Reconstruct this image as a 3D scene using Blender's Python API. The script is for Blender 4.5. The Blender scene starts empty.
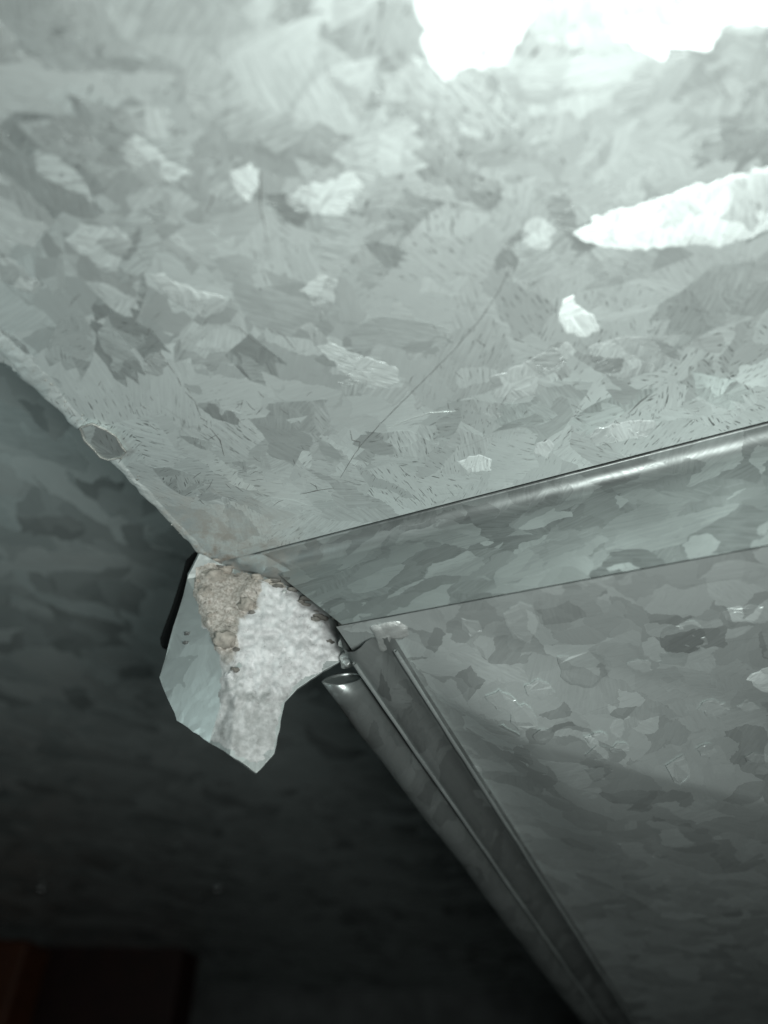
import bpy, bmesh, math, random
from mathutils import Vector, noise
random.seed(7)
scene = bpy.context.scene
R = math.radians

# ---------------------------------------------------------------- camera
F = 769.0                                   # focal length in pixels (phone main camera)
cd = bpy.data.cameras.new('camera'); cam = bpy.data.objects.new('camera', cd)
scene.collection.objects.link(cam); scene.camera = cam
cam.location = (0, 0, 0); cam.rotation_euler = (R(135), 0, 0)      # looking up 45 deg at the underside
cd.sensor_fit = 'VERTICAL'; cd.sensor_height = 36; cd.sensor_width = 27
cd.lens = 36 * F / 1024
cd.clip_start = 0.005; cd.clip_end = 50
cd.dof.use_dof = True; cd.dof.focus_distance = 0.185; cd.dof.aperture_fstop = 7.2

# ---------------------------------------------------------------- world, lamps, exposure
w = bpy.data.worlds.new('World'); scene.world = w; w.use_nodes = True
bg = w.node_tree.nodes['Background']
bg.inputs[0].default_value = (0.80, 0.90, 0.88, 1); bg.inputs[1].default_value = 0.008
LAMP = Vector((0.048, -0.016, -0.030))
def area(name, loc, target, size, power, col, spread=180):
    l = bpy.data.lights.new(name, 'AREA'); l.shape = 'DISK'; l.size = size; l.energy = power; l.color = col; l.spread = R(spread)
    o = bpy.data.objects.new(name, l); scene.collection.objects.link(o); o.location = loc
    o.rotation_euler = (Vector(target) - Vector(loc)).to_track_quat('-Z', 'Y').to_euler()
    return o
area('work_lamp', LAMP, (0.0, 0.065, 0.1336), 0.06, 0.375, (0.935, 1.0, 0.968), 170)
area('fill_lamp', (-0.23, 0.07, 0.02), (-0.14, 0.19, 0.20), 0.08, 0.068, (0.80, 1.0, 0.99), 108)  # added fill, no such lamp in view; lifts the sheet beyond the edge
vs = scene.view_settings
vs.view_transform = 'Standard'; vs.look = 'None'; vs.gamma = 1; vs.use_curve_mapping = False; vs.exposure = 0

# ---------------------------------------------------------------- pixel helpers
S = math.sqrt(0.5)
def ray(px, py):
    u = (px - 384) / F; v = (512 - py) / F
    return Vector((u, S * (1 - v), S * (1 + v)))          # depth along the view axis = 1
def at(px, py, d): return ray(px, py) * d
def onz(px, py, z): r = ray(px, py); return r * (z / r.z)
def onpl(px, py, p0, n): r = ray(px, py); return r * (p0.dot(n) / r.dot(n))
def proj(p):
    d = S * (p.y + p.z)
    return 384 + F * p.x / d, 512 - F * S * (p.z - p.y) / d
ZT = 0.1336                                               # underside of the upper sheet
ZR = 0.1041                                               # start of the lower sheet
ZL = 0.205                                                # sheet above, beyond the trimmed edge

# ---------------------------------------------------------------- materials
class N:
    def __init__(s, name):
        s.m = bpy.data.materials.new(name); s.m.use_nodes = True
        s.t = s.m.node_tree; s.n = s.t.nodes; s.p = s.n['Principled BSDF']
    def add(s, typ, ins=None, **kw):
        o = s.n.new(typ)
        for k, v in kw.items(): setattr(o, k, v)
        for k, v in (ins or {}).items():
            if isinstance(v, bpy.types.NodeSocket): s.t.links.new(v, o.inputs[k])
            else: o.inputs[k].default_value = v
        return o
    def math(s, op, a, b=0.0, c=None):
        d = {0: a, 1: b}
        if c is not None: d[2] = c
        return s.add('ShaderNodeMath', d, operation=op).outputs[0]
    def vm(s, op, a, b=None, scale=None):
        d = {0: a}
        if b is not None: d[1] = b
        if scale is not None: d['Scale'] = scale
        return s.add('ShaderNodeVectorMath', d, operation=op).outputs[0]
    def noise(s, vec, scale, detail=2.0, rough=0.5, col=False):
        o = s.add('ShaderNodeTexNoise', {'Vector': vec, 'Scale': scale, 'Detail': detail, 'Roughness': rough})
        return o.outputs['Color' if col else 'Fac']
    def rng(s, x, a, b, c=0.0, d=1.0):
        return s.add('ShaderNodeMapRange', {'Value': x, 'From Min': a, 'From Max': b, 'To Min': c, 'To Max': d}).outputs[0]
    def mix(s, f, a, b):
        o = s.add('ShaderNodeMix', data_type='RGBA')
        for i, v in ((0, f), (6, a), (7, b)):
            if isinstance(v, bpy.types.NodeSocket): s.t.links.new(v, o.inputs[i])
            else: o.inputs[i].default_value = v
        return o.outputs[2]
    def out(s, **kw):
        for k, v in kw.items():
            k = k.replace('_', ' ')
            if isinstance(v, bpy.types.NodeSocket): s.t.links.new(v, s.p.inputs[k])
            else: s.p.inputs[k].default_value = v
        return s.m

def zinc(name, cell=0.014, tilt=0.16, ticks=1.0, plane='XY', rough=0.42, stretch=(1, 1, 1), grime=0.0, seed=0.0,
         metal=0.55, tone=1.0, contrast=1.0, streak=.3):
    g = N(name)
    pos = g.add('ShaderNodeNewGeometry').outputs['Position']
    nrm = g.add('ShaderNodeNewGeometry').outputs['Normal']
    if plane == 'XZ':                                     # upright strip: swap so that the pattern plane is x, y
        sp = g.add('ShaderNodeSeparateXYZ', {0: pos})
        pos = g.add('ShaderNodeCombineXYZ', {0: sp.outputs[0], 1: sp.outputs[2], 2: sp.outputs[1]}).outputs[0]
    p = g.vm('MULTIPLY', pos, tuple(1 / (cell * k) for k in stretch))
    p = g.vm('ADD', p, (seed, seed * 1.7, seed * .3))
    def centred(vec, scale, amp, detail=2):
        return g.vm('SCALE', g.vm('SUBTRACT', g.noise(vec, scale, detail, .55, True), (.5, .5, .5)), scale=amp)
    pd = g.vm('ADD', p, centred(p, 0.8, 1.0, 2))
    pd = g.vm('ADD', pd, centred(p, 4.5, .22, 4))
    def cells(vec, scale, dist='EUCLIDEAN'):
        return g.add('ShaderNodeTexVoronoi', {'Vector': vec, 'Scale': scale, 'Randomness': 1.0}, feature='F1', distance=dist).outputs['Color']
    def turned(ang, sx, sy):
        r_ = g.add('ShaderNodeVectorRotate', {'Vector': pd, 'Angle': ang}, rotation_type='Z_AXIS').outputs[0]
        return g.vm('MULTIPLY', r_, (sx, sy, 1))
    vc = cells(turned(.4, .75, 1.2), 1.0)                  # broad grains, then slimmer grains grown over them
    for ang_, sx, sy, lim in ((1.1, 2.3, .95, .62), (2.5, 1.1, 2.6, .66), (.2, 2.6, 3.4, .80)):
        c_ = cells(turned(ang_, sx, sy), 1.0)
        pick = g.math('GREATER_THAN', g.add('ShaderNodeSeparateColor', {0: g.add('ShaderNodeTexWhiteNoise', {'Vector': c_}, noise_dimensions='3D').outputs['Color']}).outputs[0], lim)
        vc = g.mix(pick, vc, c_)
    vc2 = cells(pd, 3.1)
    rnd = g.add('ShaderNodeSeparateColor', {0: vc})
    rnd2 = g.add('ShaderNodeSeparateColor', {0: vc2})
    # --- crystal orientation: each grain tips the reflecting facets its own way
    t1 = g.vm('SCALE', g.vm('SUBTRACT', vc, (.5, .5, .5)), scale=tilt)
    t2 = g.vm('SCALE', g.vm('SUBTRACT', vc2, (.5, .5, .5)), scale=tilt * .25)
    att = g.add('ShaderNodeAttribute', attribute_name='facet_tilt', attribute_type='OBJECT').outputs['Vector']
    nn = g.vm('NORMALIZE', g.vm('ADD', g.vm('ADD', g.vm('ADD', nrm, t1), t2), att))
    # --- feathered growth lines inside a grain, in its own direction
    ang = g.math('MULTIPLY', rnd.outputs[0], 6.283)
    pr = g.add('ShaderNodeVectorRotate', {'Vector': g.vm('ADD', p, centred(p, 1.2, .12)), 'Angle': ang}, rotation_type='Z_AXIS').outputs[0]
    lines = g.noise(g.vm('MULTIPLY', pr, (1.6 * cell / .0135, 24 * cell / .0135, 1.6)), 1.0, 2, .6)
    fine = g.noise(g.vm('MULTIPLY', pr, (5 * cell / .0135, 34 * cell / .0135, 5)), 1.0, 2, .6)
    tk = g.noise(g.vm('MULTIPLY', pr, (5.5 * cell / .0135, 40 * cell / .0135, 4)), 1.0, 1, .5)
    area_m = g.rng(g.noise(p, 0.55, 2), .38, .6)
    tick = g.math('MULTIPLY', g.rng(tk, .64, .70), g.math('MULTIPLY', area_m, .75 * ticks))
    # --- crooked dark cracks along parts of the grain borders
    ve = g.add('ShaderNodeTexVoronoi', {'Vector': pd, 'Scale': .95, 'Randomness': 1.0}, feature='DISTANCE_TO_EDGE').outputs[0]
    brk = g.math('MULTIPLY', g.rng(ve, .016, .005), g.rng(g.noise(p, 2.6, 2), .52, .60))
    tick = g.math('MAXIMUM', tick, g.math('MULTIPLY', brk, .12 * ticks))
    # --- long wiping scratches
    sc = g.noise(g.vm('MULTIPLY', g.add('ShaderNodeVectorRotate', {'Vector': p, 'Angle': .5 + seed}, rotation_type='Z_AXIS').outputs[0], (.5, 26, .5)), 1.0, 1, .5)
    scr = g.rng(sc, .73, .78)
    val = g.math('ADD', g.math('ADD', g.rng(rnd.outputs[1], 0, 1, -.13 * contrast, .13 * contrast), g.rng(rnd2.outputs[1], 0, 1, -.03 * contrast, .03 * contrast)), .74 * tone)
    val = g.math('ADD', val, g.math('MULTIPLY', g.rng(lines, .3, .7, -.15 * streak, .15 * streak), g.rng(rnd.outputs[2], .1, .9, .12, 1.0)))
    big = g.rng(g.noise(pos, 14, 3), .3, .7, .92, 1.06)
    val = g.math('MULTIPLY', val, big)
    base = g.add('ShaderNodeCombineColor', {0: g.math('MULTIPLY', val, .925), 1: val, 2: g.math('MULTIPLY', val, .982)}).outputs[0]
    base = g.mix(tick, base, (.14, .15, .145, 1))
    base = g.mix(g.math('MULTIPLY', scr, .18), base, (.25, .26, .25, 1))
    ro = g.math('ADD', rough, g.rng(rnd.outputs[2], 0, 1, -.09, .09))
    ro = g.math('ADD', ro, g.rng(fine, .3, .7, -.05, .05))
    me = metal
    if grime:                                             # dried dusty smear near the corner
        d = g.add('ShaderNodeVectorMath', {0: g.add('ShaderNodeNewGeometry').outputs['Position'], 1: tuple(CORNER)}, operation='DISTANCE').outputs['Value']
        gm = g.math('MULTIPLY', g.rng(d, .034, .004), g.rng(g.noise(pos, 260, 5, .65), .40, .62))
        gm = g.math('MULTIPLY', gm, grime)
        base = g.mix(gm, base, (.30, .26, .22, 1))
        ro = g.math('ADD', ro, g.math('MULTIPLY', gm, .3))
        me = g.math('SUBTRACT', metal, g.math('MULTIPLY', gm, metal))
    h = g.math('ADD', g.math('MULTIPLY', lines, .5 * streak), g.math('MULTIPLY', fine, .8 * streak))
    h = g.math('SUBTRACT', h, g.math('MULTIPLY', tick, .8))
    h = g.math('ADD', h, g.math('MULTIPLY', g.noise(pos, 22, 2), 6.0))
    b1 = g.add('ShaderNodeBump', {'Strength': .5, 'Distance': .00012, 'Height': h, 'Normal': nn}).outputs[0]
    return g.out(Base_Color=base, Metallic=me, Roughness=ro, Normal=b1)

def plain(name, col, rough=.6, metal=0.0, var=.25, scale=300, bump=.0002, spec=.5):
    g = N(name); pos = g.add('ShaderNodeNewGeometry').outputs['Position']
    n1 = g.noise(pos, scale, 4, .6)
    dark = tuple(c * (1 - var) for c in col[:3]) + (1,)
    b = g.mix(g.rng(n1, .35, .65), dark, tuple(col[:3]) + (1,))
    bm_ = g.add('ShaderNodeBump', {'Strength': .6, 'Distance': bump, 'Height': g.noise(pos, scale * 2.2, 4, .6)}).outputs[0]
    return g.out(Base_Color=b, Metallic=metal, Roughness=rough, Normal=bm_, Specular_IOR_Level=spec)

# lines of the sheet's edges on its own plane
pa0, pa1 = onz(0, 347, ZT), onz(196, 552, ZT)
pb0, pb1 = onz(262, 551, ZT), onz(768, 421, ZT)
def isect(a, b, c, d):
    r, s = b - a, d - c; q = c - a
    return a + r * ((q.x * s.y - q.y * s.x) / (r.x * s.y - r.y * s.x))
CORNER = isect(pa0, pa1, pb0, pb1)
AD = (pa0 - pa1).normalized(); BD = (pb1 - pb0).normalized()
far = Vector((BD.y, -BD.x, 0)); far = far if far.dot(AD) < 0 else -far

MT = zinc('spangled_zinc', .021, .21, 1.2, grime=1.0, contrast=1.25, streak=.55, rough=.47, metal=.48)
MS = zinc('spangle_crystal', .016, .05, 1.0, rough=.46, streak=1.0, seed=3.1, metal=.75, tone=1.05)
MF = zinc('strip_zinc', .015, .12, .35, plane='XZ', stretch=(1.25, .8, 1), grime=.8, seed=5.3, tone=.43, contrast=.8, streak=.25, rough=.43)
MR = zinc('lower_zinc', .017, .22, .12, seed=9.2, grime=.4, tone=.97, contrast=1.9)
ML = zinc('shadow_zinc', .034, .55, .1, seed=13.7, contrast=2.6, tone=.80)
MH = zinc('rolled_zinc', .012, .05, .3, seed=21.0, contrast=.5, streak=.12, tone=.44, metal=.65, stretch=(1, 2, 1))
MB = zinc('bracket_zinc', .03, .04, .25, seed=31.0, tone=.72, rough=.45, contrast=.6, streak=.15)
def sealant_mat():
    g = N('sealant'); pos = g.add('ShaderNodeNewGeometry').outputs['Position']
    tan = g.add('ShaderNodeAttribute', attribute_name='tan', attribute_type='GEOMETRY').outputs['Fac']
    n1 = g.noise(pos, 420, 5, .65); n2 = g.noise(pos, 1500, 4, .6)
    white = g.mix(g.rng(n1, .32, .6), (.52, .52, .52, 1), (.80, .805, .805, 1))
    tn = g.mix(g.rng(n2, .35, .65), (.30, .265, .23, 1), (.60, .565, .52, 1))
    f = g.rng(g.math('ADD', tan, g.rng(n1, .3, .7, -.3, .3)), .35, .65)
    c = g.mix(f, white, tn)
    th = g.add('ShaderNodeAttribute', attribute_name='thin', attribute_type='GEOMETRY').outputs['Fac']
    c = g.mix(g.math('MULTIPLY', th, g.rng(n1, .3, .62, .95, .45)), c, (.33, .34, .33, 1))
    c = g.mix(g.rng(g.noise(pos, 480, 4, .65), .60, .70, 0, g.math('ADD', g.math('MULTIPLY', f, .5), .35)), c, (.10, .09, .08, 1))
    b = g.add('ShaderNodeBump', {'Strength': .4, 'Distance': .0003, 'Height': g.math('ADD', n1, g.math('MULTIPLY', n2, .5))}).outputs[0]
    return g.out(Base_Color=c, Roughness=.50, Normal=b)
MSEAL = sealant_mat()
MTAN = plain('tan_compound', (.50, .455, .40), .7, 0, .4, 500, .0004)
MBLACK = plain('black_rubber', (.006, .006, .006), .7, 0, .3, 200, .0002, .2)
MDARK = plain('dark_scratch', (.19, .195, .19), .6, .3)
MLITE = plain('bright_scratch', (.85, .87, .85), .35, .9)
MGRIME = plain('grey_grime', (.27, .255, .23), .75, .1, .45, 700, .0004)
MFLAKE = plain('zinc_crust', (.62, .62, .58), .5, .6, .45, 900, .0006)
MWOOD = plain('orange_wood', (.11, .034, .012), .55, 0, .4, 60, .0003)
MMAROON = plain('maroon_paint', (.032, .008, .006), .6, 0, .4, 60, .0003)
MPLATE = plain('dull_steel', (.16, .17, .17), .6, .3, .4, 40)
MSCREW = plain('screw_steel', (.6, .6, .6), .3, 1.0)

# ---------------------------------------------------------------- mesh helpers
def ss(x): x = max(0, min(1, x)); return x * x * (3 - 2 * x)
def link(name, me, mat, parent=None, smooth=True):
    o = bpy.data.objects.new(name, me); scene.collection.objects.link(o)
    me.materials.append(mat)
    if smooth:
        for f in me.polygons: f.use_smooth = True
    if parent: o.parent = parent
    return o
def mesh(name, v, f, mat, parent=None, smooth=True):
    me = bpy.data.meshes.new(name); me.from_pydata([tuple(x) for x in v], [], f); me.update()
    bm = bmesh.new(); bm.from_mesh(me); bmesh.ops.recalc_face_normals(bm, faces=bm.faces); bm.to_mesh(me); bm.free()
    return link(name, me, mat, parent, smooth)
def bevel(o, wd, seg=2):
    m = o.modifiers.new('bevel', 'BEVEL'); m.width = wd; m.segments = seg; m.limit_method = 'ANGLE'
def prism(name, pts, off, mat, parent=None, bev=0):      # outline + offset vector -> solid slab
    n = len(pts); v = list(pts) + [p + off for p in pts]
    f = [list(range(n)), list(range(2 * n - 1, n - 1, -1))] + [[i, (i + 1) % n, n + (i + 1) % n, n + i] for i in range(n)]
    o = mesh(name, v, f, mat, parent, smooth=False)
    if bev: bevel(o, bev)
    return o
def grid(name, fn, nu, nv, mat, parent=None):
    v = [fn(i / nu, j / nv) for j in range(nv + 1) for i in range(nu + 1)]
    f = [[j * (nu + 1) + i, j * (nu + 1) + i + 1, (j + 1) * (nu + 1) + i + 1, (j + 1) * (nu + 1) + i] for j in range(nv) for i in range(nu)]
    return mesh(name, v, f, mat, parent)
def solid(o, t, off=1):
    m = o.modifiers.new('thickness', 'SOLIDIFY'); m.thickness = t; m.offset = off
def loft(name, prof, path, mat, parent=None):            # prof(k) -> list of points for each station of path
    rows = [prof(k) for k in path]; n = len(rows[0])
    v = [p for r in rows for p in r]
    f = [[j * n + i, j * n + i + 1, (j + 1) * n + i + 1, (j + 1) * n + i] for j in range(len(rows) - 1) for i in range(n - 1)]
    return mesh(name, v, f, mat, parent)
def empty(name, loc, label, cat):
    o = bpy.data.objects.new(name, None); scene.collection.objects.link(o); o.location = loc
    o['label'] = label; o['category'] = cat; o.empty_display_size = .01
    return o
def adopt(o, root):                                       # keep world coordinates under a moved root
    o.parent = root; o.matrix_parent_inverse.translation = -root.location
    return o
def lump(name, c, rx, ry, rz, mat, amp=.25, fr=3.0, seed=0, parent=None, sub=3):
    bm = bmesh.new(); bmesh.ops.create_icosphere(bm, subdivisions=sub, radius=1)
    for q in bm.verts:
        k = 1 + amp * noise.noise(q.co * fr * .5 + Vector((seed, seed * 2.1, 0))) + amp * .5 * noise.noise(q.co * fr * 1.7 + Vector((seed, 3, 1)))
        q.co = Vector((q.co.x * rx * k, q.co.y * ry * k, q.co.z * rz * k)) + c
    me = bpy.data.meshes.new(name); bm.to_mesh(me); bm.free()
    return link(name, me, mat, parent)

# ================================================================ the duct
duct = empty('steel_duct', (0, 0, 0), 'spangled galvanised steel casing corner with folded strip, rolled hem and trimmed bracket', 'duct')

# ---- upper sheet: flat underside, trimmed edge turned up with a small radius
RB = .0016
def t_prof(k):
    p0 = CORNER + AD * k
    wob = .00022 * noise.noise(Vector((k * 160, 0, 0))) + .0004 * noise.noise(Vector((k * 40, 5, 0)))
    out = [p0 + BD * .34]
    out += [p0 + BD * (RB + wob)]
    side = (BD - AD * BD.dot(AD)).normalized()
    for i in range(1, 7):
        a = i / 6 * math.pi / 2
        out.append(p0 + side * (RB + wob - RB * math.sin(a)) + Vector((0, 0, RB * (1 - math.cos(a)))))
    out.append(out[-1] + Vector((0, 0, .007)))
    return out
panel = loft('panel', t_prof, [i * .26 / 200 for i in range(201)], MT, duct)
# the sheet's own cut edge along the folded strip
e0 = CORNER + BD * .002; e1 = CORNER + BD * .34; up = Vector((0, 0, .0009)); back = Vector((0, 0, .0001))
mesh('cut_edge', [e0, e1, e1 + up, e0 + up, e0 + AD * .002 + up, e1 + AD * .002 + up], [[0, 1, 2, 3], [3, 2, 5, 4]], MDARK, duct, False)

# ---- single large spangles that stand out on the sheet (crystals, 0.05 mm proud)
def half_tilt(P, s):
    h = ((-P).normalized() + (LAMP - P).normalized()).normalized()
    return (h - Vector((0, 0, -1))) * s
SP = [  # outline in pixels, how far the crystal leans towards the lamp's mirror direction
 ([(418,0),(424,30),(430,62),(446,80),(468,66),(505,66),(516,40),(530,22),(540,-14),(470,-30),(425,-20)], .46),
 ([(570,234),(600,216),(640,205),(690,190),(730,178),(785,160),(790,222),(752,236),(720,246),(690,243),(660,248),(625,250),(590,243)], .48),
 ([(618,38),(646,12),(662,22),(676,28),(690,-6),(790,-20),(790,20),(744,28),(726,20),(712,50),(690,48),(668,46),(662,60),(640,50)], .55),
 ([(150,273),(164,276),(180,284),(200,292),(226,296),(224,310),(210,314),(206,318),(188,308),(172,300),(160,288)], .52),
 ([(232,172),(244,167),(260,170),(256,186),(252,200),(240,194),(234,184)], .52),
 ([(286,196),(300,188),(330,182),(356,172),(362,186),(350,198),(356,210),(330,214),(302,212),(290,208)], .40),
 ([(524,222),(540,216),(554,232),(548,250),(530,246),(522,236)], .32),
 ([(564,302),(572,298),(580,308),(594,318),(598,330),(582,336),(566,330),(562,316)], .48),
 ([(300,326),(312,324),(330,340),(348,352),(376,360),(396,368),(398,382),(380,388),(352,380),(334,362),(316,346)], .40),
 ([(492,378),(520,366),(552,350),(570,344),(574,354),(560,366),(540,378),(536,392),(512,402),(494,396)], .36),
 ([(590,346),(618,338),(652,338),(676,348),(680,356),(650,372),(620,378),(596,368)], .32),
 ([(600,428),(628,422),(652,421),(655,427),(646,436),(626,438),(612,442),(596,444),(590,436)], .55),
 ([(458,462),(480,456),(492,460),(490,470),(470,472)], .48),
 ([(536,444),(548,440),(552,446),(546,456),(536,452)], .55),
 ([(146,358),(158,352),(167,362),(158,376),(146,372)], .32),
 ([(64,242),(80,226),(110,226),(134,242),(120,258),(116,272),(96,268),(86,256)], .34),
 ([(-12,232),(-10,170),(14,178),(34,200),(54,222),(38,234),(30,246),(12,244),(0,262),(-8,250)], .42),
 ([(0,254),(14,262),(40,284),(34,292),(18,290),(0,276)], .38),
 ([(118,150),(136,134),(150,146),(170,164),(190,172),(168,180),(150,190),(132,170)], .28),
 ([(300,290),(322,276),(336,282),(334,300),(322,320),(312,304)], .33),
 ([(198,404),(216,400),(222,408),(242,414),(236,424),(214,418)], .22),
 ([(340,384),(352,380),(366,386),(360,394),(346,394)], .24),
 ([(-14,322),(0,330),(20,342),(38,366),(22,374),(6,362),(-14,350)], .30),
 ([(196,494),(210,492),(230,500),(222,504),(204,502)], .40),
 ([(-10,20),(6,22),(14,40),(22,58),(8,62),(-12,60)], .35),
]
def crystal(P, mat, parent):                              # low plate with softly chamfered rim
    n = len(P); c = sum(P, Vector()) / n
    v = list(P) + [p + (p - c).normalized() * .0005 + Vector((0, 0, .00003)) for p in P]
    f = [list(range(n))] + [[i, (i + 1) % n, n + (i + 1) % n, n + i] for i in range(n)]
    return mesh('spangle', v, f, mat, parent, False)
def jag(pts, z, amt=.0007):
    out = []
    n = len(pts)
    for i in range(n):
        a = onz(*pts[i], z); b = onz(*pts[(i + 1) % n], z)
        k = max(1, int((b - a).length / .0009))
        for j in range(k):
            p = a.lerp(b, j / k)
            q = p * 900
            out.append(p + Vector((noise.noise(q), noise.noise(q + Vector((9, 4, 2))), 0)) * amt)
    return out
for pts, s in SP:
    if 0 < s < .54 and s not in (.48, .46) or s == .55 and pts[0][1] > 100: s *= (.66 if s > .38 and sum(q[1] for q in pts) / len(pts) < 340 else .85)
    pp = jag(pts, ZT - .00002, .0009)
    o = crystal(pp, MS, panel)
    c = sum(pp, Vector()) / len(pp)
    o['facet_tilt'] = list(half_tilt(c, s))
# crowded mid-tone grains between them, angular with one ragged end
rc = random.Random(21)
MS2 = zinc('spangle_crystal_dull', .018, .05, 1.0, rough=.47, seed=8.4, metal=.6, tone=.97, streak=.7)
for k in range(150):
    x = rc.uniform(-20, 790); y = rc.uniform(-20, 520)
    c = onz(x, y, ZT)
    L = rc.uniform(.004, .0105) * (1.25 if y < 200 else 1); W = L * rc.uniform(.35, .7); a = rc.choice((.3, .9, 2.2, 2.7)) + rc.uniform(-.35, .35)
    ex = Vector((math.cos(a), math.sin(a), 0)); ey = Vector((-ex.y, ex.x, 0))
    sh = [(-1, rc.uniform(-.3, .3)), (-.4, rc.uniform(.5, .9)), (.3, rc.uniform(.7, 1))]
    sh += [(.7 + .3 * (i % 2) * rc.uniform(.5, 1.3), .8 - 1.6 * i / 5) for i in range(6)]
    sh += [(.2, -rc.uniform(.6, 1)), (-.5, -rc.uniform(.3, .8))]
    base = [c + ex * u * L + ey * v_ * W for u, v_ in sh]
    if any((p - CORNER).dot(far) > -.003 for p in base): continue      # stay on the sheet, off its two edges
    side_ = (BD - AD * BD.dot(AD)).normalized()
    if any((p - CORNER).dot(side_) < .005 for p in base): continue
    P = []
    for i in range(len(base)):
        for j in range(3):
            p = base[i].lerp(base[(i + 1) % len(base)], j / 3); q = p * 900
            p = p + Vector((noise.noise(q), noise.noise(q + Vector((9, 4, 2))), 0)) * .0003
            p.z = ZT - .000004 - k * .0000001
            P.append(p)
    n = len(P); v = P + [p + Vector((0, 0, .00003)) for p in P]
    o = mesh('spangle', v, [list(range(n))] + [[i, (i + 1) % n, n + (i + 1) % n, n + i] for i in range(n)], MS2 if rc.random() < .6 else MS, panel, False)
    o['facet_tilt'] = list(half_tilt(c, rc.choice((-.08, -.05, -.03, .03, .06, .09, .14))))
bpy.context.view_layer.update()

# ---- marks scratched in the upper sheet
def ribbon(name, px, wd, mat, z=ZT, wob=.00012, parent=None):
    P = [onz(x, y, z) for x, y in px]; Q = []
    for a, b in zip(P[:-1], P[1:]):
        k = max(2, int((b - a).length / .0012))
        Q += [a.lerp(b, i / k) for i in range(k)]
    Q.append(P[-1]); v = []
    for i, q in enumerate(Q):
        t = (Q[min(i + 1, len(Q) - 1)] - Q[max(i - 1, 0)]).normalized(); s = Vector((-t.y, t.x, 0))
        q = q + s * wob * noise.noise(q * 700)
        ww = wd * (.35 + .65 * abs(math.sin(i * 1.7 + 3 * noise.noise(q * 400)))) * min(1, (i + .4) / 3, (len(Q) - i - .6) / 3)
        lo = Vector((0, 0, -.00009)); hi = Vector((0, 0, .0002))
        v += [q - s * ww + hi, q - s * ww * .6 + lo, q + s * ww * .6 + lo, q + s * ww + hi]
    f = [[4 * i + k, 4 * i + k + 1, 4 * i + k + 5, 4 * i + k + 4] for i in range(len(Q) - 1) for k in range(3)]
    return mesh(name, v, f, mat, parent or panel, False)
ribbon('scratch', [(512,262),(500,290),(478,322),(452,352),(420,384),(384,420),(360,446),(340,478)], .00010, MDARK)
ribbon('scratch', [(388,428),(410,419),(430,413),(456,411)], .00011, MLITE)
ribbon('scratch', [(262,170),(260,190),(261,210),(267,232)], .00020, MDARK)
for seg in ([(159,352),(165,359)], [(167,363),(174,373)], [(177,377),(181,386)], [(185,392),(196,402)], [(195,402),(199,413)], [(200,417),(207,422)], [(203,424),(208,428)]):
    ribbon('scratch', seg, .00024, MDARK)
ribbon('scratch', [(210,428),(220,440),(224,456)], .00022, MDARK)
ribbon('scratch', [(300,494),(320,490),(334,488)], .00018, MDARK)
ribbon('scratch', [(226,324),(240,328),(254,342)], .00020, MDARK)
ribbon('scratch', [(276,330),(286,338),(296,350)], .00020, MDARK)
ribbon('scratch', [(628,414),(640,402),(650,394)], .00026, MDARK)
ribbon('scratch', [(204,216),(212,200),(216,188)], .00016, MDARK)
ribbon('scratch', [(716,74),(722,88),(735,104)], .00018, MDARK)
ribbon('scratch', [(350,430),(352,440),(360,442),(358,450)], .00020, MDARK)
rn = random.Random(4)
for k in range(110):
    x = rn.uniform(20, 740); y = rn.uniform(230, 500)
    p = onz(x, y, ZT)
    if (p - CORNER).cross(AD).dot(BD.cross(AD)) < .0001 or (p - CORNER).dot(BD) < .006 or (p - CORNER).cross(BD).dot(AD.cross(BD)) < .0000: continue
    if y > 540 - (x - 262) * .257: continue
    a = rn.choice((.5, .7, 2.1, 2.4, 1.2)) + rn.uniform(-.3, .3); ln = rn.uniform(5, 13)
    ribbon('scratch', [(x, y), (x + ln * .5 * math.cos(a), y + ln * .5 * math.sin(a) + rn.uniform(-1, 1)), (x + ln * math.cos(a), y + ln * math.sin(a))], rn.uniform(.00008, .00016), MDARK)

# ---- crust and a loose zinc flake along the trimmed edge
def crust():
    v = []; f = []; n = 150; m = 8
    for i in range(n + 1):
        k = i / n; q = CORNER + AD * (.001 + k * .084) + BD * (.0014 + .0006 * noise.noise(Vector((k * 25, 1, 0))))
        hw = .0011 + .0011 * max(0, noise.noise(Vector((k * 14, 7, 0)))) + .0018 * math.exp(-((k - .78) / .14) ** 2)
        for j in range(m + 1):
            a = j / m
            hgt = .00035 * math.sin(a * math.pi) * (1 + .9 * noise.noise(Vector((k * 90, a * 4, 0))) + .6 * noise.noise(Vector((k * 230, a * 9, 0))))
            v.append(q + BD * (a - .55) * 2 * hw + Vector((0, 0, -hgt + .00005 + (0.0006 if j == 0 else 0))))
    for i in range(n):
        for j in range(m):
            b = i * (m + 1) + j
            f.append([b, b + 1, b + m + 2, b + m + 1])
    return mesh('zinc_crust', v, f, MT, panel)
crust()
fl = [(80,428),(92,424),(106,430),(116,437),(122,447),(126,452),(120,458),(108,460),(100,457),(92,448),(84,440)]
o = prism('zinc_flake', jag(fl, ZT - .0007, .0003), Vector((0, 0, .0006)), MS, panel, .0001); o['facet_tilt'] = [0., .03, 0.]
rim = [onz(x, y, ZT - .0008) for x, y in fl]
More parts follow.
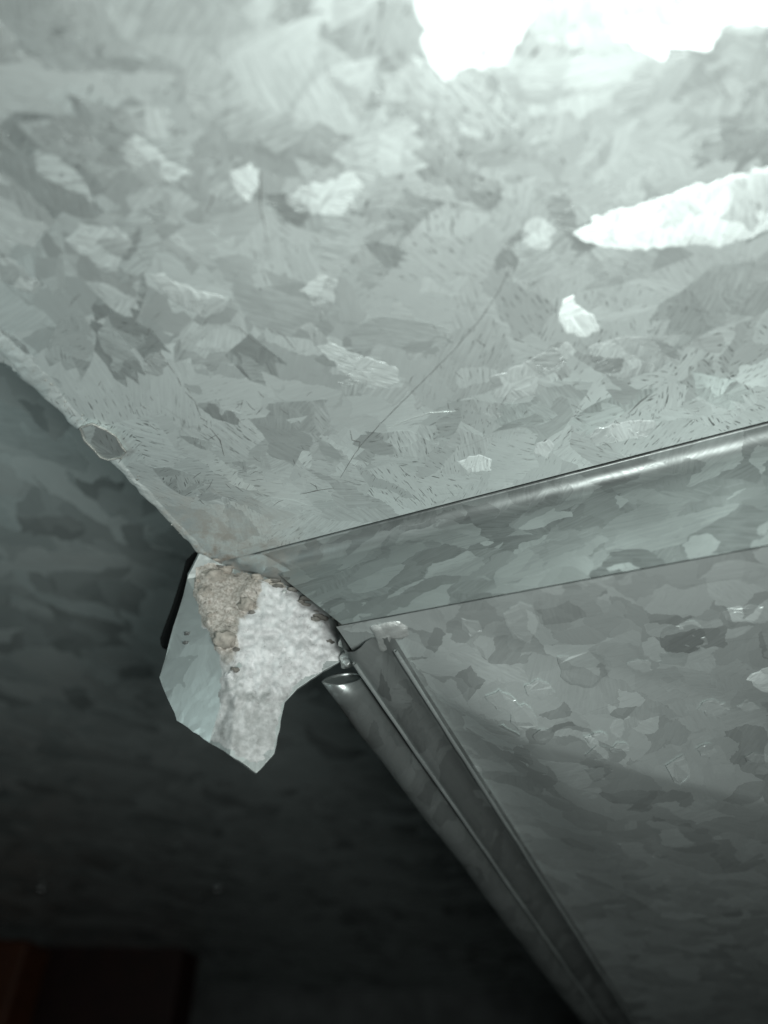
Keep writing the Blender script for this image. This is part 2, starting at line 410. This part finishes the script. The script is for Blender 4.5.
def tube(name, P, r, mat, parent, closed=False, m=8, jit=0.0, hollow=0, cut=0):
    v = []; f = []; n = len(P)
    for i, p in enumerate(P):
        t = ((P[(i + 1) % n] if closed or i < n - 1 else p) - (P[i - 1] if closed or i > 0 else p)).normalized()
        a = t.orthogonal().normalized() if i == 0 else (a0 - t * a0.dot(t)).normalized(); a0 = a; b = t.cross(a)
        rr = r(i / max(1, n - 1)) if callable(r) else r
        for j in range(m):
            an = 2 * math.pi * j / m; k = rr * (1 + jit * noise.noise(p * 900 + Vector((j, 0, 0))))
            v.append(p + a * math.cos(an) * k + b * math.sin(an) * k)
    last = n if closed else n - 1
    for i in range(last):
        for j in range(m):
            i2 = (i + 1) % n
            f.append([i * m + j, i * m + (j + 1) % m, i2 * m + (j + 1) % m, i2 * m + j])
    if cut:                                               # oblique open end
        t = (P[1] - P[0]).normalized(); upv = Vector((0, -S, S))
        for j in range(m): v[j] = v[j] + t * cut * (v[j] - P[0]).dot(upv)
    o = mesh(name, v, f, mat, parent)
    if hollow: solid(o, hollow, -1)
    return o
tube('flake_rim', [rim[(i // 4) % 11].lerp(rim[(i // 4 + 1) % 11], (i % 4) / 4) for i in range(44)], .00022, MFLAKE, panel, True, 6, .9)
for k in range(46):
    q = CORNER + AD * (rn.betavariate(2.6, 1.6) * .085) + BD * rn.uniform(.0003, .0034) + Vector((0, 0, -.0001))
    s = rn.uniform(.00012, .0004)
    lump('zinc_crumb', q, s, s * rn.uniform(.6, 1.2), s * .6, MFLAKE, .4, 3, k, panel, 1)

# ---- folded strip: round bend tucked against the sheet, face down to the lower sheet
pF0, pF1 = onz(340, 625, ZR), onz(768, 545, ZR)
FD = (pF1 - pF0).normalized()
def f_prof(k):                                            # k = distance along the strip
    top = CORNER + BD * (.0105 + k) + far * .0010
    bot = pF0 + FD * (k * 1.02 + .0005)
    zt = top.z + .0001; rb = .0042
    lean = bot - Vector((top.x, top.y, zt)) - far * rb    # from the end of the bend down to the lower rim
    out = []
    c = Vector((top.x, top.y, zt)); dn = (lean - Vector((0, 0, rb)) * -1).normalized()
    out.append(c + Vector((0, 0, .0006))); out.append(c)
    for i in range(1, 15):                                # concave bend turning down into the face
        a = i / 14 * math.pi / 2
        out.append(c + BD * .0075 * i / 14 + far * rb * math.sin(a) + Vector((0, 0, -rb * (1 - math.cos(a)))))
    e = out[-1]
    for i in range(1, 9): out.append(e.lerp(bot, i / 8))
    return out
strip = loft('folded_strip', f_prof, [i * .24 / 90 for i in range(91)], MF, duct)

# ---- lower sheet with a shallow fold added to catch a pale band of light
far_pt = at(604, 1024, .315)
nR = (pF1 - pF0).cross(far_pt - pF0).normalized()
h0 = onpl(352, 632, pF0, nR); h1 = onpl(606, 1012, pF0, nR)
HD = (h1 - h0).normalized()
def ld(x, y, a, b):
    return ((b[0] - a[0]) * (y - a[1]) - (b[1] - a[1]) * (x - a[0])) / math.hypot(b[0] - a[0], b[1] - a[1])
def light_band_crease(p):
    x, y = proj(p)
    u = ld(x, y, (420, 628), (660, 692)); d = ld(x, y, (410, 682), (690, 757))
    if u <= -12: return 0
    q = (u + 12) / (u + 12 - d + 1e-6) if d < 0 else 1
    fade = ss((x - (396 + (y - 665) * .667)) / 110) * ss((1000 - x) / 240)
    if d < 0: return (.0078 * fade) * (q ** 1.35)
    return (.0078 * fade) * (1 - ss(d / 260))
def r_fn(s, t):
    p = pF0 + FD * (-.0015 + .232 * s) + HD * (.0012 + t * .62) + Vector((0, 0, .0008))
    return p + Vector((0, 0, -light_band_crease(p)))
lower = grid('lower_panel', lambda a, b: r_fn(a, b ** 1.5), 150, 260, MR, duct)
RP = [
 ([(506,618),(520,606),(534,612),(536,630),(530,646),(514,640)], .20), ([(462,622),(476,626),(480,634),(470,638)], .22),
 ([(750,680),(770,670),(785,690),(770,694),(758,690)], .45), ([(664,656),(690,652),(684,668),(660,664)], -.15),
 ([(664,632),(686,624),(704,636),(700,652),(676,660),(662,648)], -.18), ([(452,768),(470,766),(488,772),(470,776)], .22),
 ([(574,870),(592,872),(606,882),(596,890),(580,884)], .24), ([(628,852),(660,860),(652,864),(632,858)], .25),
 ([(524,808),(540,804),(556,812),(544,820),(530,820)], .18), ([(684,846),(700,838),(712,842),(704,856),(690,856)], .20),
 ([(660,744),(676,738),(684,750),(672,758)], .35), ([(508,694),(524,690),(534,706),(516,708)], .18), ([(548,834),(570,842),(578,850),(560,846)], .18),
 ([(728,614),(748,608),(762,612),(752,624),(730,622)], .24), ([(560,660),(600,654),(610,672),(590,684),(564,678)], -.15), ([(420,754),(436,760),(428,764)], .15),
 ([(582,744),(600,738),(606,746),(590,756)], -.3),
]
rc = random.Random(5)
for k in range(46):
    x = rc.uniform(430, 770); y = rc.uniform(600, 1010)
    if x < 400 + (y - 640) * .667 + 30 or y < 640 - (x - 340) * .187 + 20: continue
    wx = rc.uniform(7, 15); wy = wx * rc.uniform(.3, .5)
    RP.append(([(x - wx, y - wy * .3), (x - wx * .2, y - wy), (x + wx * .7, y - wy * .4), (x + wx, y + wy * .5), (x + wx * .3, y + wy), (x - wx * .5, y + wy * .5)], rc.choice((.10, .16, .22, .28))))
for pts, s in RP:
    P = []
    n = len(pts)
    for i in range(n):
        for j in range(4):
            x = pts[i][0] + (pts[(i + 1) % n][0] - pts[i][0]) * j / 4; y = pts[i][1] + (pts[(i + 1) % n][1] - pts[i][1]) * j / 4
            p = onpl(x, y, pF0, nR); q = p * 700
            p = p + Vector((noise.noise(q), noise.noise(q + Vector((9, 4, 2))), 0)) * .0009
            P.append(p + Vector((0, 0, .0008 - light_band_crease(p) - .00008)))
    c = sum(P, Vector()) / len(P)
    o = crystal(P, MR, lower)
    o['facet_tilt'] = list(half_tilt(c, s * (1.1 if light_band_crease(c) < .0008 else .3)))

# ---- rolled hem along the lower sheet's edge
def rp(x, y, dz=0.0): return onpl(x, y, pF0, nR) + Vector((0, 0, dz))
def line(a, b, n): return [a.lerp(b, i / n) for i in range(n + 1)]
ha = at(342, 679, .185); hb = rp(598, 1024, -.001); hb = ha + (hb - ha) * 1.5
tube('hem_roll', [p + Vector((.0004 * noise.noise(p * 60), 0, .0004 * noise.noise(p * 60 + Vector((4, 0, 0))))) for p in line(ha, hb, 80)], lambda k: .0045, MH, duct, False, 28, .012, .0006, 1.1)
hd_ = (hb - ha).normalized()
def plug():
    a_ = hd_.orthogonal().normalized(); b_ = hd_.cross(a_); uv_ = Vector((0, -S, S)); v = []
    for j in range(24):
        q = (a_ * math.cos(j * math.pi / 12) + b_ * math.sin(j * math.pi / 12)) * .0038
        v.append(ha + q + hd_ * (1.1 * q.dot(uv_) + .0007))
    v += [p + hd_ * .001 for p in v]
    return mesh('hem_end', v, [list(range(24)), list(range(47, 23, -1))] + [[j, (j + 1) % 24, 24 + (j + 1) % 24, 24 + j] for j in range(24)], MH, duct, False)
plug()
ra = rp(366, 640, -.0008); rb_ = rp(612, 1010, -.0008)
ra2 = ra + (rb_ - ra) * 1.5
def ridge_prof(k):
    c = ra.lerp(ra2, k); s = FD
    bump = [(-.0068, .006), (-.0062, .002), (-.0055, -.0004), (-.0042, -.0016), (-.0026, -.0018), (-.0012, -.0010), (0, .0004), (.0014, .0011), (.0030, .0009), (.0046, .0002), (.006, .0014)]
    return [c + s * a + Vector((0, 0, b)) for a, b in bump]
for da, dz in ((-.0046, -.0017), (.0052, -.0002)):
    tube('hem_lip', [p + FD * (da + .0002 * noise.noise(p * 80)) + Vector((0, 0, dz)) for p in line(ra + HD * .004, ra2, 60)], .0005, MB, duct, False, 6, .3)
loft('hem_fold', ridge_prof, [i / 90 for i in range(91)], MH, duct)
# bright lapped tongue of the hem at the corner
def pad(name, px, lift, mat, seed):                      # flattened solder smear following the sheet
    P = [rp(x, y) for x, y in px]; c = sum(P, Vector()) / len(P); v = []; f = []; n = len(P) * 4; m = 6
    ring = [P[i // 4].lerp(P[(i // 4 + 1) % len(P)], (i % 4) / 4) for i in range(n)]
    for j in range(m):
        k = 1 - j / m
        for i, p in enumerate(ring):
            q = c.lerp(p, k * (1 + .10 * noise.noise(p * 500 + Vector((seed, 0, 0)))))
            v.append(q + Vector((0, 0, .0008 - lift * math.sqrt(max(0, 1 - k * k)) * (1 + .35 * noise.noise(q * 420 + Vector((0, seed, 0)))) - (0 if j else -.0006))))
    v.append(c + Vector((0, 0, .0008 - lift)))
    for j in range(m - 1):
        for i in range(n): f.append([j * n + i, j * n + (i + 1) % n, (j + 1) * n + (i + 1) % n, (j + 1) * n + i])
    for i in range(n): f.append([(m - 1) * n + i, (m - 1) * n + (i + 1) % n, len(v) - 1])
    return mesh(name, v, f, mat, duct)
MSOLD = plain('solder', (.74, .77, .75), .38, .55, .25, 500, .0003)
pad('solder_smear', [(368,629),(384,624),(400,622),(410,628),(411,636),(404,640),(396,635),(388,640),(386,654),(380,656),(374,644)], .0011, MSOLD, 3)
for x, y, d_, rx, ry, rz, k in ((353, 641, .1865, .0028, .0030, .0022, 1), (358, 655, .1870, .0026, .0034, .0022, 4), (348, 660, .1870, .0020, .0022, .0020, 7), (366, 634, .1835, .0030, .0022, .0012, 9)):
    lump('solder_smear', at(x, y, d_), rx, ry, rz, MSOLD, .45, 3, k, duct)

# ================================================================ corner bracket
BV = {  # pixel outline and depth
 'a': (200,553,.2005), 'b': (187,579,.1975), 'c': (159,678,.1885), 'd': (177,721,.181), 'e': (209,743,.1755), 'f': (230,755,.1725),
 'g': (257,773,.1745), 'h': (275,754,.1775), 'i': (280,727,.180), 'j': (285,702,.182), 'k': (297,689,.1835), 'l': (324,671,.1865), 'm': (345,657,.189),
 'n': (344,634,.191), 'o': (328,610,.1935), 'p': (297,590,.196), 'q': (269,578,.1985), 'r': (234,569,.2005),
 's': (197,596,.1915), 't': (219,650,.1835), 'u': (224,692,.1785), 'v': (236,694,.1785), 'w': (240,640,.1845), 'x': (232,604,.1925)}
BT = ['abr', 'bsr', 'rsx', 'bcs', 'cts', 'cdt', 'dut', 'deu', 'euv', 'evf', 'stx', 'twx', 'tuw', 'uvw', 'fvg', 'vhg', 'vih', 'vji', 'vwj', 'wkj', 'wlk', 'wml', 'wnm', 'won', 'wpo', 'xpw', 'xqp', 'xrq']
_p = [at(*BV[k]) for k in 'csu']; _n = (_p[1] - _p[0]).cross(_p[2] - _p[0])
for k in 'abdet':                                         # the left wing is one flat face
    x, y, _ = BV[k]; BV[k] = (x, y, _p[0].dot(_n) / ray(x, y).dot(_n))
_p = [at(*BV[k]) for k in 'vmp']; _n = (_p[1] - _p[0]).cross(_p[2] - _p[0])
for k in 'fghijklnoqw':                                   # and so is the right wing
    x, y, _ = BV[k]; BV[k] = (x, y, _p[0].dot(_n) / ray(x, y).dot(_n))
print({k: round(BV[k][2], 4) for k in BV})
keys = list(BV); bv = [at(*BV[k]) for k in keys]
me = bpy.data.meshes.new('corner_bracket'); me.from_pydata([tuple(p) for p in bv], [], [[keys.index(c) for c in t] for t in BT]); me.update()
bm = bmesh.new(); bm.from_mesh(me); bmesh.ops.recalc_face_normals(bm, faces=bm.faces)
if sum((f.normal.dot(-f.calc_center_median()) for f in bm.faces)) < 0: bmesh.ops.reverse_faces(bm, faces=bm.faces)
bmesh.ops.subdivide_edges(bm, edges=bm.edges[:], cuts=5, use_grid_fill=True)
for q in bm.verts:
    k = .0003 if any(e_.is_boundary for e_ in q.link_edges) else .00005
    q.co += (Vector((1, 0, 0)) * noise.noise(q.co * 420) + Vector((0, -S, S)) * noise.noise(q.co * 420 + Vector((5, 0, 3)))) * k
bm.to_mesh(me); bm.free()
bracket = link('corner_bracket', me, MB, duct, smooth=False)
solid(bracket, .0013, -1); bevel(bracket, .00025, 2)
def bdepth(x, y):
    for t in BT:
        (x0, y0, d0), (x1, y1, d1), (x2, y2, d2) = (BV[c] for c in t)
        D = (y1 - y2) * (x0 - x2) + (x2 - x1) * (y0 - y2)
        a = ((y1 - y2) * (x - x2) + (x2 - x1) * (y - y2)) / D; b = ((y2 - y0) * (x - x2) + (x0 - x2) * (y - y2)) / D
        if a >= -.001 and b >= -.001 and a + b <= 1.001:
            return 1 / (a / d0 + b / d1 + (1 - a - b) / d2)
    return None
def inside(x, y, P):
    c = False; j = len(P) - 1
    for i in range(len(P)):
        if (P[i][1] > y) != (P[j][1] > y) and x < (P[j][0] - P[i][0]) * (y - P[i][1]) / (P[j][1] - P[i][1]) + P[i][0]: c = not c
        j = i
    return c
def edist(x, y, P):
    best = 1e9
    for i in range(len(P)):
        ax, ay = P[i]; bx, by = P[(i + 1) % len(P)]; dx, dy = bx - ax, by - ay
        t = max(0, min(1, ((x - ax) * dx + (y - ay) * dy) / (dx * dx + dy * dy)))
        best = min(best, math.hypot(x - ax - t * dx, y - ay - t * dy))
    return best
SEAL = [(196,566),(212,562),(236,570),(268,580),(296,592),(326,613),(340,636),(341,656),(322,669),(296,686),(284,701),(279,722),(274,748),(258,766),(232,753),(212,741),(217,716),(220,690),(219,664),(214,646),(200,618),(192,596)]
TANP = [(188,560),(236,560),(262,584),(258,608),(240,622),(238,646),(230,666),(219,660),(206,626),(188,600)]
def sealant(step=1.4):
    idx = {}; v = []; f = []; tan = []; thin = []
    X = [186 + i * step for i in range(int(162 / step))]; Y = [556 + j * step for j in range(int(212 / step))]
    for j, y in enumerate(Y):
        for i, x in enumerate(X):
            wx = x + 5 * noise.noise(Vector((x * .09, y * .09, 0))); wy = y + 5 * noise.noise(Vector((x * .09, y * .09, 7)))
            if not inside(wx, wy, SEAL): continue
            d = bdepth(x, y)
            if d is None: continue
            e = edist(wx, wy, SEAL)
            q = Vector((x * .1, y * .1, 0))
            cov = 1 - .75 * ss((y - 694) / 24)
            th = .0010 * cov * ss(e / 9) * (1.2 + 1.2 * noise.noise(q * .7) + .6 * noise.noise(q * 1.6)) + .00045 * cov * ss(e / 5) * (1.2 * noise.noise(q * 1.9) + .35 * noise.noise(q * 5.2) + .12 * noise.noise(q * 12))
            # swollen roll of compound near the fold and a trough beside it
            th += .0016 * math.exp(-(((x - 224) / 10) ** 2 + ((y - 637) / 12) ** 2)) + .0014 * math.exp(-(((x - 222) / 26) ** 2 + ((y - 590) / 13) ** 2))
            th += .0010 * math.exp(-(((x - 246) / 9) ** 2 + ((y - 603) / 8) ** 2)) - .0011 * math.exp(-(((x - 239) / 5) ** 2 + ((y - 668) / 14) ** 2))
            idx[i, j] = len(v); v.append(at(x, y, d - max(th, -.0002)))
            thin.append(max(ss((y - 676 + 14 * noise.noise(q)) / 30), ss((244 - x + 8 * noise.noise(q * 1.7)) / 10) * ss((y - 648) / 14), .9 * ss((x - 296 + 12 * noise.noise(q * 1.3)) / 30) * ss((626 - y) / 20)))
            inn = inside(wx, wy, TANP); tan.append((.5 + min(.5, edist(wx, wy, TANP) / 10)) if inn else (.5 - min(.5, edist(wx, wy, TANP) / 10)))
    for (i, j), a in idx.items():
        if all(k in idx for k in ((i + 1, j), (i + 1, j + 1), (i, j + 1))):
            f.append([a, idx[i, j + 1], idx[i + 1, j + 1], idx[i + 1, j]])
    o = mesh('sealant', v, f, MSEAL, bracket)
    at_ = o.data.attributes.new('tan', 'FLOAT', 'POINT')
    for i, t in enumerate(tan): at_.data[i].value = t
    at_ = o.data.attributes.new('thin', 'FLOAT', 'POINT')
    for i, t in enumerate(thin): at_.data[i].value = t
    o['label'] = 'rough white and tan dried sealant'
    return o
sealant()
def blob(name, x, y, r, mat, lift=.0008, fl=.5, seed=0, parent=bracket):
    d = bdepth(x, y) or .19
    c = at(x, y, d - lift); rr = r * d / F
    return lump(name, c, rr, rr, rr * fl, mat, .6, 3.4, seed, parent, 3)
blob('rivet', 225, 640, 10, MTAN, .0020, .8, 2)
blob('rivet', 246, 605, 8, MTAN, .0016, .8, 5)
blob('sealant_crumb', 214, 578, 11, MTAN, .0012, .7, 8)
blob('sealant_crumb', 206, 594, 8, MTAN, .0010, .7, 9)
blob('sealant_crumb', 230, 676, 5, MSEAL, .0008, .8, 11)
blob('zinc_drip', 284, 593, 3, MLITE, .0006, .8, 12)
blob('dark_pit', 187, 634, 3, MDARK, .0001, .4, 13); blob('dark_pit', 186, 643, 3, MDARK, .0001, .4, 14)
rn = random.Random(9)
for k in range(26):
    x = rn.uniform(195, 340); y = rn.uniform(566, 735)
    if inside(x, y, TANP): blob('sealant_crumb', x, y, rn.uniform(1.2, 3.6), MTAN, .0009 + rn.uniform(0, .0006), .8, k)
for x, y, r_ in ((236, 650, 3.4), (252, 613, 3.2), (235, 670, 4.2), (316, 620, 4.5), (300, 602, 3.5), (330, 642, 3.5)):
    blob('dark_pit', x, y, r_, MGRIME, .0012, .35, x)
# gunk joining bracket, sheet and strip
for k in range(34):
    t = rn.random(); x = 208 + 132 * t + rn.uniform(-6, 6); y = 560 + 66 * t ** 1.25 + rn.uniform(-7, 5)
    d = .1995 - .008 * t
    rr = rn.uniform(1.5, 5) * d / F
    lump('grime_clump', at(x, y, d), rr * 1.7, rr, rr * .45, MTAN if rn.random() < .3 else MGRIME, .5, 3, k, duct, 2)
# end of the strip lapped behind the bracket
lap = [(214,556),(262,553),(300,575),(345,622),(346,640),(300,600),(262,582),(230,572)]
prism('end_lap', [at(x, y, .2030 - .0085 * max(0, (x - 214)) / 130) for x, y in lap], ray(280, 590) * .0015, MF, duct, .0003)

# ---- black gasket seen past the bracket's edge
gk = [(203,549),(194,552),(186,560),(181,578),(172,606),(160,638),(161,648),(172,652),(190,640),(206,600),(212,566)]
prism('gasket', [at(x, y, .206) for x, y in gk], ray(185, 600) * .004, MBLACK, duct, .0008)

# ================================================================ what shows beyond
sheet = empty('steel_sheet', (0, 0, 0), 'shadowed galvanised sheet beyond the trimmed edge, behind the corner bracket', 'steel sheet')
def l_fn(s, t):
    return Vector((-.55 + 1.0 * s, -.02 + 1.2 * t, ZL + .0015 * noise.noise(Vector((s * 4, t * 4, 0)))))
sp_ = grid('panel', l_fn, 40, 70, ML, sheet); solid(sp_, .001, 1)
for x, y in ((50, 901), (246, 958)):
    q = onz(x, y, ZL - .001)
    q = q if q.y < .62 else Vector((q.x, .6, q.z))
    lump('screw', q, .004, .004, .002, MSCREW, .05, 2, 1, sheet, 2)

def post(name, x0, x1, y0, d, mat, label, depth, cat):
    a = at(x0, y0, d); b = at(x1, y0 + 4, d)
    o = prism(name, [Vector((a.x, a.y, a.z)), Vector((b.x, b.y, a.z)), Vector((b.x + .01, b.y + depth, a.z)), Vector((a.x + .01, a.y + depth, a.z))], Vector((0, 0, -.9)), mat, None, .003)
    o['label'] = label; o['category'] = cat
    return o
post('wooden_post', -60, 28, 938, .62, MWOOD, 'orange brown wooden post in the dark below the shadowed sheet', .03, 'post')
post('painted_post', 55, 192, 892, .70, MMAROON, 'dark maroon painted post beside the orange brown post', .03, 'post')
q0 = at(196, 958, .78); q1 = at(700, 958, .80)
back = prism('steel_plate', [q0, q1, q1 + Vector((0, .004, -.004)), q0 + Vector((0, .004, -.004))], Vector((0, .05, -.9)), MPLATE, None, .001)
back['label'] = 'dim grey steel plate standing beside the maroon painted post'; back['category'] = 'steel plate'
